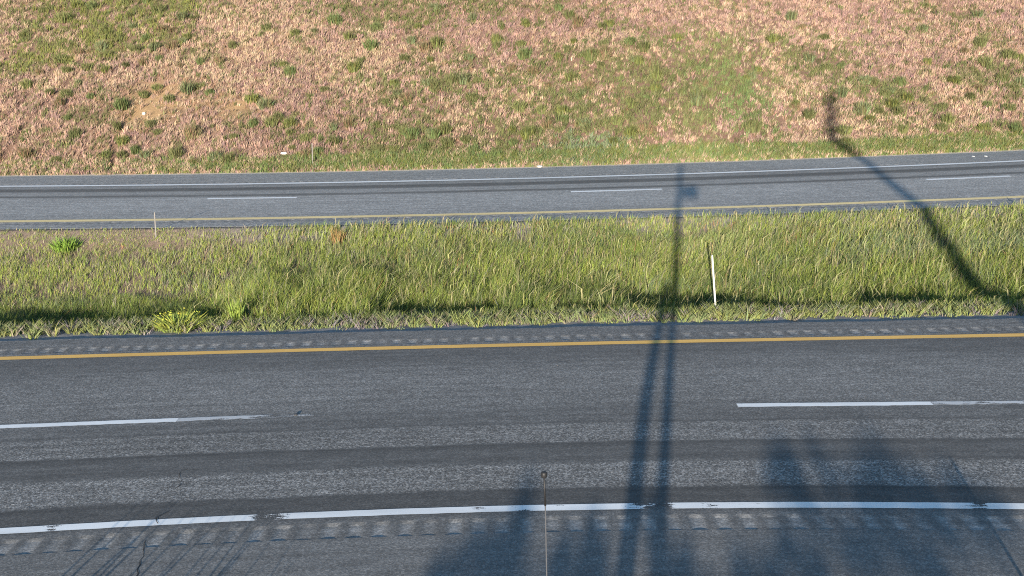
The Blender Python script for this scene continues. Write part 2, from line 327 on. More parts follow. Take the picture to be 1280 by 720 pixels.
def marking(name, f, w, z, x0, x1, m, wear=0., off=0., jag=0.):
    n = max(2, int((x1 - x0) / .06) + 1) if x1 - x0 < 80 else 1200
    x = np.linspace(x0, x1, n); y = f(x) + off
    j = jag * (vnoise(x * 9, x * 0, 8) - .5)
    Vm = np.stack([np.stack([x, y - w / 2 + j, 0 * x + z], -1), np.stack([x, y + w / 2 + j * .5, 0 * x + z], -1)])
    ix = np.arange(2 * n).reshape(2, n)
    Fm = np.stack([ix[0, :-1], ix[0, 1:], ix[1, 1:], ix[1, :-1]], -1)
    wr = (wear(x) if callable(wear) else 0 * x + wear); wr = np.concatenate([wr, wr])
    return tag(link(name, np_mesh(name, Vm.reshape(-1, 3), Fm, m, attr={'wear': wr})), kind='structure')
def nwear(x):
    w = .12 + .18 * vnoise(x * .35, x * 0, 21)
    for c, r, a in ((-5.9, .12, .5), (-3.2, .20, .8), (-.55, .12, .3), (.02, .2, .3), (1.62, .14, .35), (1.85, .22, .45), (2.56, .06, .7), (5.9, .16, .4), (-4.65, .06, .6)):
        w = w + a * np.exp(-((x - c) / r) ** 2)
    return w
marking('edge_line', nW, .175, .004, -120, 120, M_white, nwear, jag=.012)
marking('edge_line', nY, .21, .004, -120, 120, M_yellow, lambda x: .1 + .12 * vnoise(x * .5, x * 0, 22), jag=.01)
marking('edge_line', fW, .30, FZ + .004, -120, 120, M_white, lambda x: .02 + .25 * vnoise(x * .6, x * 0, 23), jag=.02)
marking('edge_line', fY, .34, FZ + .004, -120, 120, M_fyellow, lambda x: .0 + .2 * vnoise(x * .6, x * 0, 24), jag=.02)
for k in range(-4, 5):
    a = 3.62 + 12.2 * k
    marking('lane_dash', nD, .165, .004, a, a + 3.12, M_white, lambda x: .16 + .25 * vnoise(x * 1.2, x * 0, 26), jag=.02)
    marking('worn_lane_dash', nD, .15, .004, a + 3.125, a + 5.5, M_ghost, lambda x, a=a: .12 + .17 * (x - a - 3.1) + .3 * vnoise(x * 2.5, x * 0, 27), off=.01, jag=.03)
    a = 2.0 + 12.0 * k
    marking('lane_dash', fD, .24, FZ + .004, a, a + 3.0, M_white, .15, jag=.01)
def crack(pts, w, z, m=M_crack):
    P = []
    for (ax, ay), (bx, by) in zip(pts, pts[1:]):
        n = max(2, int(math.hypot(bx - ax, by - ay) / .05))
        for i in range(n): t = i / n; P.append((ax + (bx - ax) * t, ay + (by - ay) * t))
    P.append(pts[-1]); P = np.array(P); k = np.arange(len(P))
    P[:, 0] += .05 * (vnoise(k * .5, k * 0, 41) - .5); hw = w * (.4 + .9 * vnoise(k * .7, k * 0, 43)) / 2
    Vc = np.stack([np.c_[P[:, 0] - hw, P[:, 1], 0 * hw + z], np.c_[P[:, 0] + hw, P[:, 1], 0 * hw + z]])
    n = len(P); ix = np.arange(2 * n).reshape(2, n)
    Fc = np.stack([ix[0, :-1], ix[1, :-1], ix[1, 1:], ix[0, 1:]], -1)
    tag(link('pavement_crack', np_mesh('pavement_crack', Vc.reshape(-1, 3), Fc, m)), kind='structure')
crack([(-4.55, 12.9), (-4.64, 12.71), (-4.58, 12.54)], .016, .0085)
crack([(-4.60, 12.10), (-4.53, 11.9), (-4.44, 11.36), (-4.3, 10.6), (-4.35, 9.2)], .013, .0045)
crack([(-4.72, 14.3), (-4.77, 14.15), (-4.65, 13.75), (-4.68, 13.62)], .010, .0045)

# ---------------------------------------------------------------- grass
def blades(P, h, w, az, lean, curl, colr, mid=.55, wmid=.85):
    """P (n,3) roots; h height; w width; az facing; lean (n,2) horizontal tip offset; curl 0..1 (how late it bends)"""
    n = len(P); d = np.stack([np.cos(az), np.sin(az), 0 * az], -1) * (w / 2)[:, None]
    L = np.c_[lean, np.zeros(n)]
    m = P + np.c_[np.zeros((n, 2)), h * mid] + L * ((1 - curl) * mid)[:, None]
    t = P + np.c_[np.zeros((n, 2)), h] + L
    V = np.stack([P - d, P + d, m - d * wmid, m + d * wmid, t], 1)
    b = (np.arange(n) * 5)[:, None]
    F = np.concatenate([b + [0, 1, 3], b + [0, 3, 2], b + [2, 3, 4]])
    return V.reshape(-1, 3), F, np.repeat(colr, 5, 0)
def merge(parts):
    Vs, Fs, Cs, o = [], [], [], 0
    for V, F, C in parts: Vs.append(V); Fs.append(F + o); Cs.append(C); o += len(V)
    return np.concatenate(Vs), np.concatenate(Fs), np.concatenate(Cs)
def pick(opts, w):
    """opts (k,3), w (n,k) weights -> colour per row"""
    w = w / w.sum(1, keepdims=True); c = np.cumsum(w, 1); r = rng.random(len(w))[:, None]
    return opts[np.minimum((r > c).sum(1), len(opts) - 1)]
def vary(c, a=.18):
    n = len(c); return np.clip(c * (1 + a * rng.standard_normal((n, 1))) * (1 + .06 * rng.standard_normal((n, 3))), .01, .9)
PINK, STRAW, MAUVE, RUST = (.345, .230, .175), (.385, .285, .19), (.27, .172, .148), (.24, .155, .095)
OLIVE, GREEN, FRESH, BRIGHT, SAGE = (.135, .13, .058), (.108, .122, .045), (.12, .165, .06), (.15, .16, .045), (.15, .185, .105)
PAL = np.array([PINK, STRAW, MAUVE, RUST, OLIVE, GREEN, FRESH, BRIGHT, SAGE])

def hill_weights(x, y):
    n1 = fbm(x * .22, y * .3, 51); n2 = fbm(x * .35 + 9, y * .4, 52); n3 = .45 * fbm(x * .9, y * .9, 53) + .55 * fbm(x * 2.3, y * 2.3, 55); n4 = fbm(x * 1.6, y * 1.6, 54)
    W = np.zeros((len(x), 9))
    W[:, 0] = 1.0; W[:, 1] = 1.6 * sstep(.45, .68, n1) + .16; W[:, 2] = 1.2 * sstep(.45, .66, n2) + .2; W[:, 3] = .22
    W[:, 4] = 4.5 * sstep(.53, .62, n3) + .22; W[:, 5] = 1.6 * sstep(.6, .7, n4)
    g = np.zeros(len(x))
    for (zx, zy, rx, ry, st, kind) in ZONES:
        k = st * np.exp(-(((x - zx) / rx) ** 2 + ((y - zy) / ry) ** 2) ** 1.3) * (.1 + 2.2 * sstep(.4, .58, n3))
        if kind == 'G': W[:, 4] += 9 * k; W[:, 5] += 4.5 * k
        if kind == 'F': W[:, 6] += 7 * k; W[:, 5] += 2 * k
        if kind == 'B': W[:, 7] += 12 * k; W[:, 5] += 7 * k; W[:, 4] += 7 * k
        if kind == 'S': W[:, 8] += 14 * k; W[:, 6] += 5 * k
        if kind == 'W': W[:, 1] += 4 * k
        if kind == 'M': W[:, 2] += 4 * k
        if kind == 'O': W[:, 1] += 2 * k; W[:, 3] += 2 * k
    return W
def hill_grass():
    n = 133000
    x = rng.uniform(-40, 40, n); q = .35 + 21 * rng.random(n) ** 1.15; y = fE(x) + q
    dens = .35 + .9 * fbm(x * 1.4, y * 1.4, 61)
    for (zx, zy, rx, ry, st, kind) in ZONES:
        if kind == 'O': dens *= 1 - st * .72 * np.exp(-((x - zx) / rx) ** 2 - ((y - zy) / ry) ** 2)
    dens *= 1 - .85 * np.exp(-(furrow(x, y) / .16) ** 2)
    k = rng.random(n) < dens; x, y, q = x[k], y[k], q[k]; n = len(x)
    W = hill_weights(x, y); tc = pick(PAL, W); green = tc[:, 1] > tc[:, 0]
    gh = np.where(green, 1.35, 1.0)
    tc = tc * (1 + .16 * rng.standard_normal((n, 1))) * (.8 + .4 * fbm(x * .5, y * .5, 66)[:, None])
    m = 8
    th = (.08 + .20 * rng.random(n) ** 1.7) * gh; r = .05 + .07 * rng.random(n)
    ang = rng.uniform(0, 2 * math.pi, (n, m)); rad = r[:, None] * np.sqrt(rng.random((n, m)))
    bx = (x[:, None] + rad * np.cos(ang)).ravel(); by = (y[:, None] + rad * np.sin(ang)).ravel()
    P = np.c_[bx, by, ground(bx, by) - .015]
    h = (th[:, None] * (.6 + .6 * rng.random((n, m)))).ravel()
    w = (.008 + .014 * rng.random(n * m))
    out = (.35 + .6 * rng.random((n, m))) * rad / r[:, None]
    lean = np.stack([(np.cos(ang) * out).ravel() * h * .8 + h * .22, (np.sin(ang) * out).ravel() * h * .8 - h * .1], -1)
    c = vary(np.repeat(tc, m, 0), .14)
    return blades(P, h, w, rng.uniform(-.9, .9, n * m), lean, rng.random(n * m) * .6, c, mid=.6, wmid=1.15)
V, F, C = hill_grass()
tag(link('dry_grass', np_mesh('dry_grass', V, F, M_grass, colors=C)), 'pink and straw coloured dry grass covering the cut slope beyond the far road', 'dry grass', kind='stuff')

def strip_grass():
    n = 20500
    x = rng.uniform(-40, 40, n); q = .36 + 1.0 * rng.random(n) ** 1.1
    keep = rng.random(n) < (.35 + .65 * sstep(-16, -4, x)) * (.4 + .9 * fbm(x * 1.2, q, 71))
    x, q = x[keep], q[keep]; n = len(x); y = fE(x) + q
    c = pick(np.array([FRESH, BRIGHT, GREEN, STRAW, OLIVE]), np.c_[1.1 + 0 * x, .7 + .6 * sstep(14, 20, x), .4 + 0 * x, .25 + .6 * sstep(-8, -16, x), .2 + .5 * sstep(-8, -16, x)])
    m = 9; th = (.17 + .19 * rng.random(n)) * (.6 + .4 * sstep(-16, -6, x)) * sstep(.2, .6, q)
    ang = rng.uniform(0, 2 * math.pi, (n, m)); rad = .09 * np.sqrt(rng.random((n, m)))
    bx = (x[:, None] + rad * np.cos(ang)).ravel(); by = (y[:, None] + rad * np.sin(ang)).ravel()
    P = np.c_[bx, by, ground(bx, by) - .015]; h = (th[:, None] * (.6 + .7 * rng.random((n, m)))).ravel()
    lean = np.stack([rng.normal(.12, .28, n * m) * h, rng.normal(-.05, .28, n * m) * h], -1)
    return blades(P, h, .014 + .014 * rng.random(n * m), rng.uniform(-.9, .9, n * m), lean, rng.random(n * m) * .6, vary(np.repeat(c, m, 0), .15))
V, F, C = strip_grass()
tag(link('verge_grass', np_mesh('verge_grass', V, F, M_grass, colors=C)), 'bright green grass strip along the outer edge of the far road', 'grass', kind='stuff')

def median_grass():
    parts = []
    # tall grass on the far bank of the ditch
    n = 368000
    x = rng.uniform(-25, 25, n); t = rng.random(n); lp, fn = lip(x), fN(x); s0 = 1.35
    y = lp + s0 + (fn - lp - s0 - .02) * t; s = y - lp
    left = sstep(-3.5, -9.5, x + 2.5 * (fbm(x * .4, y * .4, 80) - .5))                # short, thin growth at the upper left
    up = sstep(.3, .55, t)
    dn = fbm(x * .9, y * .9, 81); cl = fbm(x * 3, y * 3, 82)
    k = rng.random(n) < (1 - .25 * left * up) * (.22 + .78 * sstep(.34, .54, cl)) * (1 - .75 * sstep(.965, 1, t))
    x, y, t, s, left, up, dn, cl = [a[k] for a in (x, y, t, s, left, up, dn, cl)]; n = len(x)
    h = (.34 + .32 * rng.random(n)) * (.6 + .75 * dn) * (1 - .5 * left * up) * (1 - .28 * sstep(.3, .6, t)) * (1 - .5 * sstep(.78, .97, t)) * (.42 + .58 * sstep(1.5, 2.9, s)) * (.75 + .6 * fbm(x * 1.1, s * 1.5, 88))
    pale = np.exp(-((x - 5.8) / .8) ** 2 - ((y - 28.5) / .9) ** 2)
    sage = .9 * np.exp(-((x - 10.2) / 1.3) ** 2 - ((y - 28.0) / .6) ** 2) + .8 * np.exp(-((x - 13.2) / 1.6) ** 2 - ((y - 27.9) / .6) ** 2)
    YG, MG, DG, TAN, LAV = (.235, .275, .055), (.15, .195, .047), (.08, .108, .036), (.26, .215, .12), (.255, .225, .17)
    pn = fbm(x * .35, y * .7, 83); pn2 = fbm(x * 1.3, y * 1.3, 84)
    W = np.c_[.6 + 1.5 * sstep(.4, .62, pn), .9 + 0 * x, .7 + 1.6 * sstep(.45, .62, pn2), .13 + .7 * sstep(.4, .7, t) * sstep(.48, .62, pn2) + .35 * left * up,
              .12 + .75 * sstep(.45, .9, t) * sstep(.42, .6, pn) + .35 * left * up, 2.5 * pale, 9 * sage + 1.1 * sstep(.5, .66, fbm(x * .9 + 5, y * 1.4, 89)) * sstep(.2, .6, t), .02 + .5 * sstep(.62, .75, pn2) * sstep(.6, .9, t)]
    c = pick(np.array([YG, MG, DG, TAN, LAV, (.26, .30, .12), SAGE, (.33, .17, .08)]), W)
    P = np.c_[x, y, ground(x, y) - .015]
    sway = .18 + .25 * (fbm(x * .7, y * .7, 85) - .5)
    lean = np.stack([(sway + rng.normal(0, .3, n)) * h, rng.normal(-.03, .28, n) * h], -1)
    w = .005 + .009 * rng.random(n)
    parts.append(blades(P, h, w, rng.uniform(-1., 1., n), lean, rng.random(n) * .8, vary(c, .2)))
    # seed heads above the blades
    k = rng.random(n) < .03 * (1 - left) * (.4 + 1.2 * pn); m = k.sum()
    hh = h[k] * (1.15 + .25 * rng.random(m))
    parts.append(blades(P[k], hh, .006 + .008 * rng.random(m), rng.uniform(-1, 1, m), lean[k] * 1.4, .3 + .6 * rng.random(m), vary(np.tile((.22, .21, .10), (m, 1)), .2), mid=.75, wmid=1.8))
    # wispy flowering stems along the edge of the far road
    m = 600; xe = rng.uniform(-9, 21, m); ye = fN(xe) - .25 - .9 * rng.random(m) ** 1.3; k = rng.random(m) < .25 + 1.1 * sstep(.4, .65, fbm(xe * .5, ye * 0, 87)); xe, ye = xe[k], ye[k]; m = len(xe)
    he = .16 + .26 * rng.random(m)
    parts.append(blades(np.c_[xe, ye, ground(xe, ye) - .02], he, .008 + .008 * rng.random(m), rng.uniform(-1, 1, m), np.stack([rng.normal(.15, .22, m) * he, rng.normal(0, .2, m) * he], -1), .3 + .6 * rng.random(m), vary(np.tile((.22, .21, .11), (m, 1)), .2), mid=.75, wmid=1.9))
    # low weeds on the gravel shoulder next to the near road
    n = 7700
    x = rng.uniform(-25, 25, n); s = .28 + 1.3 * rng.random(n) ** .8
    k = rng.random(n) < sstep(.3, .9, s) * (.25 + 1.1 * fbm(x * 1.6, s * 1.6, 86)); x, s = x[k], s[k]; n = len(x); y = lip(x) + s
    c = pick(np.array([(.18, .21, .09), (.2, .22, .07), (.24, .21, .15), (.2, .17, .17)]), np.c_[1.2 + 0 * x, .6 + .7 * sstep(-3, 4, x), .35 + 0 * x, .3 + 0 * x])
    m = 16; r = .05 + .08 * rng.random(n)
    ang = rng.uniform(0, 2 * math.pi, (n, m)); rad = r[:, None] * np.sqrt(rng.random((n, m)))
    bx = (x[:, None] + rad * np.cos(ang)).ravel(); by = (y[:, None] + rad * np.sin(ang)).ravel()
    P = np.c_[bx, by, ground(bx, by) - .01]; h = ((.05 + .20 * rng.random(n) ** 1.6)[:, None] * (.5 + .8 * rng.random((n, m)))).ravel()
    lean = np.stack([(np.cos(ang) * .8).ravel() * h + .1 * h, (np.sin(ang) * .8).ravel() * h], -1)
    parts.append(blades(P, h, .009 + .012 * rng.random(n * m), rng.uniform(-1.2, 1.2, n * m), lean, rng.random(n * m) * .7, vary(np.repeat(c, m, 0), .18)))
    return merge(parts)
V, F, C = median_grass()
tag(link('median_grass', np_mesh('median_grass', V, F, M_grass, colors=C)), 'tall yellow green grass filling the ditch between the two roads', 'grass', kind='stuff')

# ---------------------------------------------------------------- single plants
def tuft_mesh(name, n, r, h, colr, m=M_leaf, w=(.012, .014), spread=.7, dome=True):
    ang = rng.uniform(0, 2 * math.pi, n); rad = r * np.sqrt(rng.random(n)) * .75
    P = np.c_[rad * np.cos(ang), rad * np.sin(ang), np.full(n, -.03)]
    hh = h * (.55 + .55 * rng.random(n)) * (np.sqrt(np.clip(1.05 - (rad / r) ** 2, .1, 1)) if dome else 1)
    lean = np.stack([np.cos(ang), np.sin(ang)], -1) * (spread * rng.random(n) * r)[:, None] + rng.normal(0, .16 * h, (n, 2))
    c = vary(np.array(colr)[rng.integers(0, len(colr), n)], .2)
    V, F, C = blades(P, hh, w[0] + w[1] * rng.random(n), rng.uniform(-1.3, 1.3, n), lean, rng.random(n) * .7, c, wmid=1.1)
    return np_mesh(name, V, F, m, colors=C)
protos = []
for i in range(7):
    pal = [[OLIVE, GREEN], [OLIVE, (.16, .18, .06)], [GREEN, FRESH], [OLIVE, (.10, .12, .04)], [GREEN, BRIGHT], [OLIVE, RUST], [(.15, .18, .09), OLIVE]][i]
    protos.append(link('weed_clump', tuft_mesh('weed_clump', 300, .25, .30, pal, w=(.010, .016), spread=.6)))
first = set()
CL_LABEL = 'small rounded olive green weed clump among the pink dry grass of the far slope'
extra = np.c_[rng.uniform(-26, 26, 2600), rng.uniform(42.4, 58, 2600)]
wg = hill_weights(extra[:, 0], extra[:, 1]); pg = wg[:, 4:8].sum(1) / wg.sum(1)
extra = extra[(rng.random(2600) < pg ** 1.5 * .32) & (extra[:, 1] > fE(extra[:, 0]) + 1.2)][:125]
for i, (x, y, r) in enumerate(list(CLUMPS) + [(float(a), float(b), float(rng.uniform(.16, .34))) for a, b in extra]):
    k = int(rng.integers(0, 7))
    o = protos[k]
    if k in first: o = o.copy(); col.objects.link(o)
    first.add(k)
    o.location = (x, y, float(ground(x, y))); s = min(r, .34) / .27 * rng.uniform(.85, 1.25); o.scale = (s, s * .9, s * rng.uniform(1.1, 1.7)); o.rotation_euler = (0, 0, rng.uniform(0, 6.28))
    tag(o, CL_LABEL, 'weed', 'green weed clumps dotted over the far slope')
def plant(name, x, y, me, label, cat):
    return tag(link(name, me, loc=(x, y, float(ground(x, y)))), label, cat)
plant('grass_tuft', -12.3, 29.0, tuft_mesh('grass_tuft', 260, .42, .42, [(.15, .25, .04), (.19, .28, .05)], w=(.012, .014)), 'vivid green grass tuft at the upper left edge of the median beside the far road', 'grass tuft')
plant('grass_tuft', -6.1, 22.75, tuft_mesh('grass_tuft', 90, .14, .62, [(.27, .34, .07), (.22, .3, .06)], w=(.01, .01), spread=.6, dome=False), 'slim upright bright green grass tuft rising from the dark ditch edge', 'grass tuft')
plant('grass_tuft', -10.2, 25.6, tuft_mesh('grass_tuft', 220, .5, .36, [(.16, .25, .05), (.17, .23, .05)]), 'low fresh green tuft on the sparse left part of the median', 'grass tuft')
plant('dock_plant', -4.75, 28.8, tuft_mesh('dock_plant', 60, .18, .55, [(.24, .14, .06), (.26, .2, .08)], w=(.014, .016), spread=.8, dome=False), 'rusty brown dock plant standing in the top edge of the median grass', 'plant')
b = empty('flowering_weed', (-7.2, 22.25, float(ground(-7.2, 22.25)))); tag(b, 'leafy weed with yellow flowers on the gravel edge of the near road', 'weed')
link('foliage', tuft_mesh('foliage', 420, .5, .36, [(.25, .29, .05), (.2, .25, .06), (.3, .32, .06)], w=(.014, .018), spread=1.0), b)
n = 22; a = rng.uniform(0, 6.28, n); rr = .55 * np.sqrt(rng.random(n))
P = np.c_[rr * np.cos(a), rr * np.sin(a), .12 + .27 * np.sqrt(np.clip(1 - (rr / .6) ** 2, 0, 1)) * rng.uniform(.8, 1.15, n)]
V, F, C = blades(P, np.full(n, .028), np.full(n, .028), rng.uniform(-.8, .8, n), rng.normal(0, .02, (n, 2)), np.zeros(n), vary(np.tile((.38, .40, .06), (n, 1)), .15), wmid=1.2)
tag(link('flowers', np_mesh('flowers', V, F, M_leaf, colors=C), b), kind='stuff')

# ---------------------------------------------------------------- posts, litter
def tube(pts, rad, seg=12, cap=True):
    P = np.array(pts, float); V = []; n = len(P); F = []
    for i in range(n):
        t = P[min(i + 1, n - 1)] - P[max(i - 1, 0)]; t /= np.linalg.norm(t)
        u = np.cross(t, (0, 1, 0) if abs(t[1]) < .9 else (1, 0, 0)); u /= np.linalg.norm(u); v = np.cross(t, u)
        for k in range(seg):
            a = 2 * math.pi * k / seg; V.append(P[i] + rad[i] * (math.cos(a) * u + math.sin(a) * v))
    for i in range(n - 1):
        for k in range(seg): F.append((i * seg + k, i * seg + (k + 1) % seg, (i + 1) * seg + (k + 1) % seg, (i + 1) * seg + k))
    if cap: F.append(tuple(range(seg))[::-1]); F.append(tuple(range((n - 1) * seg, n * seg)))
    return [tuple(p) for p in V], F
def pymesh(name, V, F, m, smooth=True):
    me = bpy.data.meshes.new(name); me.from_pydata(V, [], F); me.materials.append(m)
    if smooth:
        me.polygons.foreach_set('use_smooth', [len(p.vertices) == 4 for p in me.polygons])
    me.update(); return me
def box_bm(bm, c, s, bev=0.):
    r = bmesh.ops.create_cube(bm, size=1); vs = r['verts']
    bmesh.ops.scale(bm, vec=s, verts=vs); bmesh.ops.translate(bm, vec=c, verts=vs)
    if bev: bmesh.ops.bevel(bm, geom=list({e for v in vs for e in v.link_edges}), offset=bev, segments=2, affect='EDGES')
def bm_mesh(name, bm, m):
    me = bpy.data.meshes.new(name); bm.to_mesh(me); bm.free(); me.materials.append(m); return me
M_pwhite = simple('white_plastic', (.52, .52, .52), .5, var=.2, scale=12); M_grey = simple('weathered_grey', (.22, .205, .19), .8)
M_steel = simple('galvanised_steel', (.33, .34, .35), .5, .5, .15, 20); M_black = simple('black_rubber', (.02, .02, .022), .5)
M_dgrey = simple('dark_paint', (.035, .037, .042), .45); M_lit = simple('pale_litter', (.8, .78, .74), .6); M_rock = simple('pale_rock', (.5, .47, .43), .9, var=.4)
M_rod = simple('dull_rod', (.085, .085, .09), .55)
M_conc = simple('concrete', (.35, .34, .32), .9); M_refl = simple('reflector', (.75, .75, .7), .25)

def flat_post(name, base, top, w, th, m, label, cap_m=None):
    """curved-section flexible post standing in the ground, slightly tilted"""
    root = empty(name, base); tag(root, label, 'marker post')
    dx, dy, dz = (top[i] - base[i] for i in range(3))
    sec = []
    for k in range(9):
        a = -1 + 2 * k / 8; sec.append((a * w / 2, th * (1 - a * a)))
    prof = sec + [(a, b + .008) for a, b in sec[::-1]]
    zs = [(-.25, 1), (0, 1), (.5, 1), (.94, 1), (.985, .8), (1., .5)]
    V = []; n = len(prof)
    for f, k in zs:
        for px_, py_ in prof: V.append((dx * f + px_ * k, dy * f + py_, dz * f if f >= 0 else f))
    F = [(i * n + k, i * n + (k + 1) % n, (i + 1) * n + (k + 1) % n, (i + 1) * n + k) for i in range(len(zs) - 1) for k in range(n)]
    F += [tuple(range(n))[::-1], tuple(range((len(zs) - 1) * n, len(zs) * n))]
    link('post_body', pymesh('post_body', V, F, m, False), root)
    if cap_m:
        bm = bmesh.new(); box_bm(bm, (dx * .9, dy * .9 - .006, dz * .9), (w * .7, .004, .07), .001); link('reflector', bm_mesh('reflector', bm, cap_m), root)
    return root
flat_post('delineator_post', (4.50, 22.78, float(ground(4.5, 22.78)) - .02), (4.385, 22.80, 1.13), .038, .010, M_pwhite, 'slim white delineator post leaning slightly left in the median beside the near road', M_refl)
flat_post('delineator_post', (-7.73, 42.0, float(ground(-7.73, 42.0))), (-7.70, 42.0, 1.84), .036, .010, M_grey, 'thin pale grey post at the foot of the pink slope beside the far road', None)
flat_post('delineator_post', (-9.89, 29.3, float(ground(-9.89, 29.3))), (-9.86, 29.3, 1.30), .03, .008, M_grey, 'thin faded post in the left end of the median against the far road', None)

# slender rod with a dark upper part and knob in front of the lower road
RX, RY = .117, 4.0; gz = float(ground(RX, RY))
root = empty('antenna_rod', (RX + .02, RY, gz)); tag(root, 'slender upright rod with black upper part and small dark knob, foreground centre', 'rod')
T = np.array([RX - .005, RY, 4.30]) - np.array(root.location); J = np.array([RX - .002, RY, 4.163]) - np.array(root.location)
V, F = tube([(0, 0, -.1), tuple(J)], [.008, .0026]); link('lower_shaft', pymesh('lower_shaft', V, F, M_rod), root)
V, F = tube([tuple(J), tuple(T)], [.0042, .0034]); link('upper_shaft', pymesh('upper_shaft', V, F, M_black), root)
V, F = tube([tuple(T + [0, 0, z]) for z in (-.015, -.013, -.009, .007, .010, .012)], [.004, .010, .0125, .0125, .010, .005]); link('knob', pymesh('knob', V, F, M_black), root)
bm = bmesh.new(); box_bm(bm, (0, 0, .04), (.3, .3, .16), .02); link('footing', bm_mesh('footing', bm, M_conc), root)

def lump(name, x, y, z, s, m, label, cat, seed):
    bm = bmesh.new(); bmesh.ops.create_icosphere(bm, subdivisions=2, radius=1); r2 = np.random.default_rng(seed)
    for v in bm.verts:
        k = 1 + .35 * (r2.random() - .5); v.co = (v.co.x * s[0] * k, v.co.y * s[1] * k, v.co.z * s[2] * k)
    return tag(link(name, bm_mesh(name, bm, m), loc=(x, y, z + s[2] * .75)), label, cat)
lump('litter_scrap', -15.6, 46.3, float(ground(-15.6, 46.3)), (.07, .05, .06), M_lit, 'small white scrap on the bare ochre soil patch of the slope', 'litter', 1)
lump('litter_scrap', -9.0, 42.8, float(ground(-9., 42.8)) + .1, (.13, .05, .05), M_lit, 'oblong white scrap in the grass at the slope foot beside the thin grey post', 'litter', 2)
lump('litter_scrap', -2.52, 29.35, float(ground(-2.52, 29.35)) + .06, (.05, .04, .035), M_lit, 'small white scrap caught in the top edge of the median grass', 'litter', 3)
lump('rock', 1.17, 41.3, float(ground(1.17, 41.3)), (.12, .09, .05), M_rock, 'pale flat stone on the gravel edge of the far road', 'rock', 4)
lump('litter_scrap', 18.03, 40.9 + .55, FZ, (.05, .12, .02), M_lit, 'pale scrap on the far road shoulder, left of the pair at the right', 'litter', 5)
lump('litter_scrap', 18.5, 40.9 + .5, FZ, (.05, .12, .02), M_lit, 'pale scrap on the far road shoulder, right of the pair at the right', 'litter', 6)
lump('stone', -3.56, 16.40, 0.004, (.035, .03, .018), M_dgrey, 'small dark stone on the worn end of the left lane dash', 'stone', 7)
# ---------------------------------------------------------------- what stands behind the viewer and throws the shadows
gz = float(ground(-.32, -.35))
root = empty('camera_mast', (-.32, -.35, gz)); tag(root, 'slim steel mast carrying a camera box, standing behind the viewpoint', 'mast')
V, F = tube([(0, 0, -.2), (0, 0, 3.5), (0, 0, 7.07 - gz)], [.085, .085, .085], 16); link('pole', pymesh('pole', V, F, M_steel), root)
bm = bmesh.new(); box_bm(bm, (.36, -.02, 6.02 - gz), (.46, .34, .38), .03); link('camera_housing', bm_mesh('camera_housing', bm, M_pwhite), root)
bm = bmesh.new(); box_bm(bm, (.12, .0, 5.92 - gz), (.3, .06, .06), .005); link('bracket', bm_mesh('bracket', bm, M_steel), root)
bm = bmesh.new(); box_bm(bm, (0, 0, .06), (.6, .6, .2), .02); link('footing', bm_mesh('footing', bm, M_conc), root)
root = empty('service_post', (-.69, -.35, gz)); tag(root, 'stout steel post shorter than the camera mast beside it', 'post')
V, F = tube([(0, 0, -.2), (.0, 0, 2.6 - gz), (.16, 0, 3.7 - gz)], [.12, .11, .09], 16); link('pole', pymesh('pole', V, F, M_steel), root)
V, F = tube([(.16, 0, 3.7 - gz), (.16, 0, 3.76 - gz)], [.1, .06], 16); link('cap', pymesh('cap', V, F, M_steel), root)
# short marker whose thin shadow crosses the right shoulder
x0, y0 = 5.15, 8.1; zb = float(ground(x0, y0))
V, F = tube([(0, 0, -.2), (0, 0, .0), (0, 0, .84 - zb)], [.02, .02, .018], 10)
m_ = empty('marker_rod', (x0, y0, zb)); tag(m_, 'thin short marker rod on the near shoulder edge with a small cap', 'marker post')
link('rod', pymesh('rod', V, F, M_steel), m_)
V, F = tube([(0, 0, .84 - zb), (0, 0, .90 - zb)], [.022, .018], 10); link('cap', pymesh('cap', V, F, M_steel), m_)
# tall weeds on the near verge, left
wm = [tuft_mesh('tall_weed', 5, .10, 1.12, [(.3, .26, .14), (.25, .24, .1)], w=(.028, .024), spread=2.0, dome=False) for _ in range(3)]
wl = [(-4.55, 7.35), (-4.25, 7.2), (-4.0, 7.4), (-3.8, 7.1), (-4.9, 7.3), (-5.3, 7.5), (-3.55, 7.25), (-5.7, 7.45), (-3.3, 7.0)]
for i, (x, y) in enumerate(wl):
    tag(link('tall_weed', wm[i % 3], loc=(x, y, float(ground(x, y)))), 'tall dry weed stalk on the near verge below the road shoulder', 'weed', 'tall weeds on the near verge')

M_bark = simple('bark', (.12, .09, .07), .9)
el = math.tan(R(SUN_EL))
# young trees on the near side; each list gives the leafy sprays of one crown by the spot their shadow reaches
CROWNS = [
    [(3.65, 13.32, 0.30, 0.95), (3.79, 14.28, 0.17, 0.60)],
    [(4.80, 14.22, 0.43, 1.18), (4.56, 12.95, 0.49, 0.77), (5.12, 13.51, 0.24, 0.69)],
    [(5.80, 13.02, 0.30, 0.60), (5.75, 12.5, 0.22, 0.3), (5.33, 12.38, 0.20, 0.27)],
    [(2.70, 11.45, 0.26, 0.57), (3.28, 11.32, 0.20, 0.50)],
    [(4.00, 11.39, 0.35, 0.57), (4.65, 11.26, 0.16, 0.49), (4.49, 11.98, 0.14, 0.32)],
    [(-0.45, 11.36, 0.45, 0.48), (-0.07, 11.83, 0.21, 0.43), (-0.76, 11.12, 0.28, 0.19), (0.09, 12.77, 0.12, 0.44)],
    [(0.50, 11.55, 0.17, 0.52), (0.94, 11.74, 0.13, 0.64), (0.84, 11.08, 0.20, 0.15)],
    [(1.72, 11.50, 0.21, 0.53), (1.88, 10.99, 0.18, 0.18), (1.71, 12.23, 0.10, 0.34)],
]
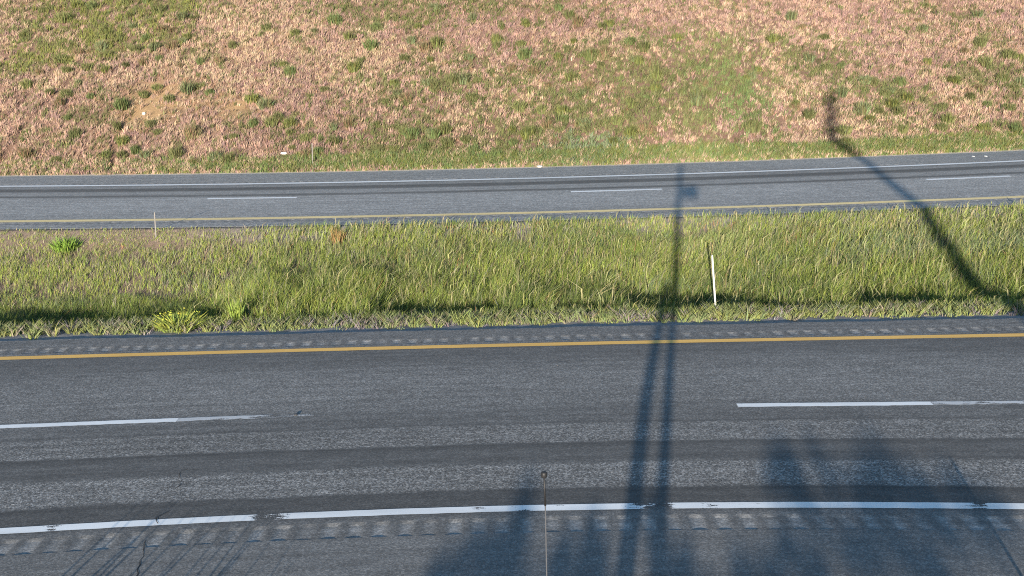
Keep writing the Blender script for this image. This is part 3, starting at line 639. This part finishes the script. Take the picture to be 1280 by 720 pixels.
def leaf_cloud(P, size, r2):
    n = len(P); n1 = r2.normal(size=(n, 3)); n1 /= np.linalg.norm(n1, axis=1)[:, None]; n2 = np.cross(n1, r2.normal(size=(n, 3))); n2 /= np.linalg.norm(n2, axis=1)[:, None]
    s_ = size * (.6 + .8 * r2.random(n))[:, None]
    V = np.stack([P - n1 * s_, P + n2 * s_ * .5, P + n1 * s_, P - n2 * s_ * .5], 1).reshape(-1, 3)
    return V, np.arange(n * 4).reshape(-1, 4), np.repeat(np.array([.07, .1, .03]) * (.7 + .6 * r2.random((n, 1))), 4, 0)
for i, sprays in enumerate(CROWNS):
    r2 = np.random.default_rng(100 + i); yt = -10.0 - (i * 5 % 7) * .6
    pts = []
    for sx, sy, rx, ry in sprays:
        for _ in range(7):                              # every spray is a handful of twigs
            ax, ay = sx + rx * r2.normal(0, .62), sy - .25 + ry * r2.normal(0, .32)
            Ls = ay - yt; pts.append((ax - Ls * math.tan(R(SUN_AZ)), yt + r2.normal(0, .3), Ls / math.cos(R(SUN_AZ)) * el, rx * .22, .02 + ry * .02))
    pts = np.array(pts); cx = pts[:, 0].mean(); zg = float(ground(cx, yt)); root = empty('young_tree', (cx, yt, zg))
    tag(root, 'slim young tree in the row behind the viewpoint', 'tree', 'young trees behind the viewpoint')
    top = pts[:, 2].max() - zg
    VV, FF = tube([(0, 0, -.3), (.03, 0, top * .4), (0, .02, top * .8)], [.05, .035, .015], 8)
    for q in pts:
        v, fc = tube([(0, 0, top * .55), ((q[0] - cx) * .6, (q[1] - yt) * .6, (q[2] - zg) * .5 + top * .33), (q[0] - cx, q[1] - yt, q[2] - zg)], [.015, .01, .004], 5); o_ = len(VV)
        VV += v; FF += [tuple(k + o_ for k in f) for f in fc]
    link('trunk', pymesh('trunk', VV, FF, M_bark), root)
    cnt = 46
    P = np.concatenate([np.c_[q[0] - cx + r2.normal(0, q[3], cnt), q[1] - yt + r2.normal(0, .2, cnt), q[2] - zg + r2.normal(0, q[4], cnt)] for q in pts])
    V, F, C = leaf_cloud(P, .05, r2); link('crown', np_mesh('crown', V, F, M_leaf, colors=C), root)
# tall crooked tree whose long shadow crosses the median and the far road
zb = float(ground(5., -12.)); root = empty('tall_tree', (0, -12., 0)); tag(root, 'tall crooked tree with a bare trunk and small leafy top, behind the viewpoint', 'tree')
off = 12 * math.tan(R(SUN_AZ))
path = [(7.3, zb - .3), (7.25, 2.5), (7.2, 4.8), (6.95, 5.8), (6.75, 6.8), (6.75, 8.0), (6.85, 8.9), (6.35, 9.35), (5.9, 9.75), (6.0, 10.7), (6.15, 11.6)]
V, F = tube([(a - off, 0, h) for a, h in path], [.36, .32, .27, .23, .21, .19, .17, .17, .18, .14, .05], 14); link('trunk', pymesh('trunk', V, F, M_bark), root)
r2 = np.random.default_rng(12); n = 900
h = r2.uniform(9.4, 11.9, n); P = np.c_[np.interp(h, [p[1] for p in path], [p[0] for p in path]) - off + r2.normal(0, .16, n), r2.normal(0, .2, n), h]
n1 = r2.normal(size=(n, 3)); n1 /= np.linalg.norm(n1, axis=1)[:, None]; n2 = np.cross(n1, r2.normal(size=(n, 3))); n2 /= np.linalg.norm(n2, axis=1)[:, None]
V = np.stack([P - n1 * .07, P + n2 * .035, P + n1 * .07, P - n2 * .035], 1).reshape(-1, 3)
link('crown', np_mesh('crown', V, np.arange(n * 4).reshape(-1, 4), M_leaf, colors=np.tile((.07, .1, .03), (n * 4, 1))), root)

# ---------------------------------------------------------------- camera, light, sky
cd = bpy.data.cameras.new('camera'); cam = bpy.data.objects.new('camera', cd); col.objects.link(cam)
cd.sensor_width = 36.; cd.sensor_fit = 'HORIZONTAL'; cd.lens = 36. * 1335 / 1280; cd.clip_start = .05; cd.clip_end = 2000
from mathutils import Matrix
cam.matrix_world = Matrix.Translation((0, 0, 6.05)) @ Matrix.Rotation(R(90 - 13.7), 4, 'X') @ Matrix.Rotation(R(-1.3), 4, 'Z')
scene.camera = cam
d = Vector((math.sin(R(SUN_AZ)) * math.cos(R(SUN_EL)), math.cos(R(SUN_AZ)) * math.cos(R(SUN_EL)), -math.sin(R(SUN_EL))))
sl = bpy.data.lights.new('sun', 'SUN'); sl.energy = SUN_STR; sl.angle = R(.5); sl.color = (1.0, .90, .77)
so = bpy.data.objects.new('sun', sl); col.objects.link(so); so.rotation_euler = d.to_track_quat('-Z', 'Y').to_euler(); so.location = (0, -20, 30)
w = bpy.data.worlds.new('World'); scene.world = w; w.use_nodes = True; nt = w.node_tree
sky = nt.nodes.new('ShaderNodeTexSky'); sky.sky_type = 'NISHITA'; sky.sun_disc = False; sky.sun_elevation = R(SUN_EL); sky.sun_rotation = R(180 + SUN_AZ); sky.air_density = 1.2; sky.dust_density = .2; sky.ozone_density = 3.2
nt.links.new(sky.outputs[0], nt.nodes['Background'].inputs[0]); nt.nodes['Background'].inputs[1].default_value = SKY_STR
scene.render.engine = 'CYCLES'; scene.cycles.use_denoising = False; scene.cycles.filter_width = 1.1
vs = scene.view_settings; vs.view_transform = 'Standard'; vs.look = 'None'; vs.gamma = 1; vs.use_curve_mapping = False; vs.exposure = EXPO
scene.render.resolution_x = 1024; scene.render.resolution_y = 576
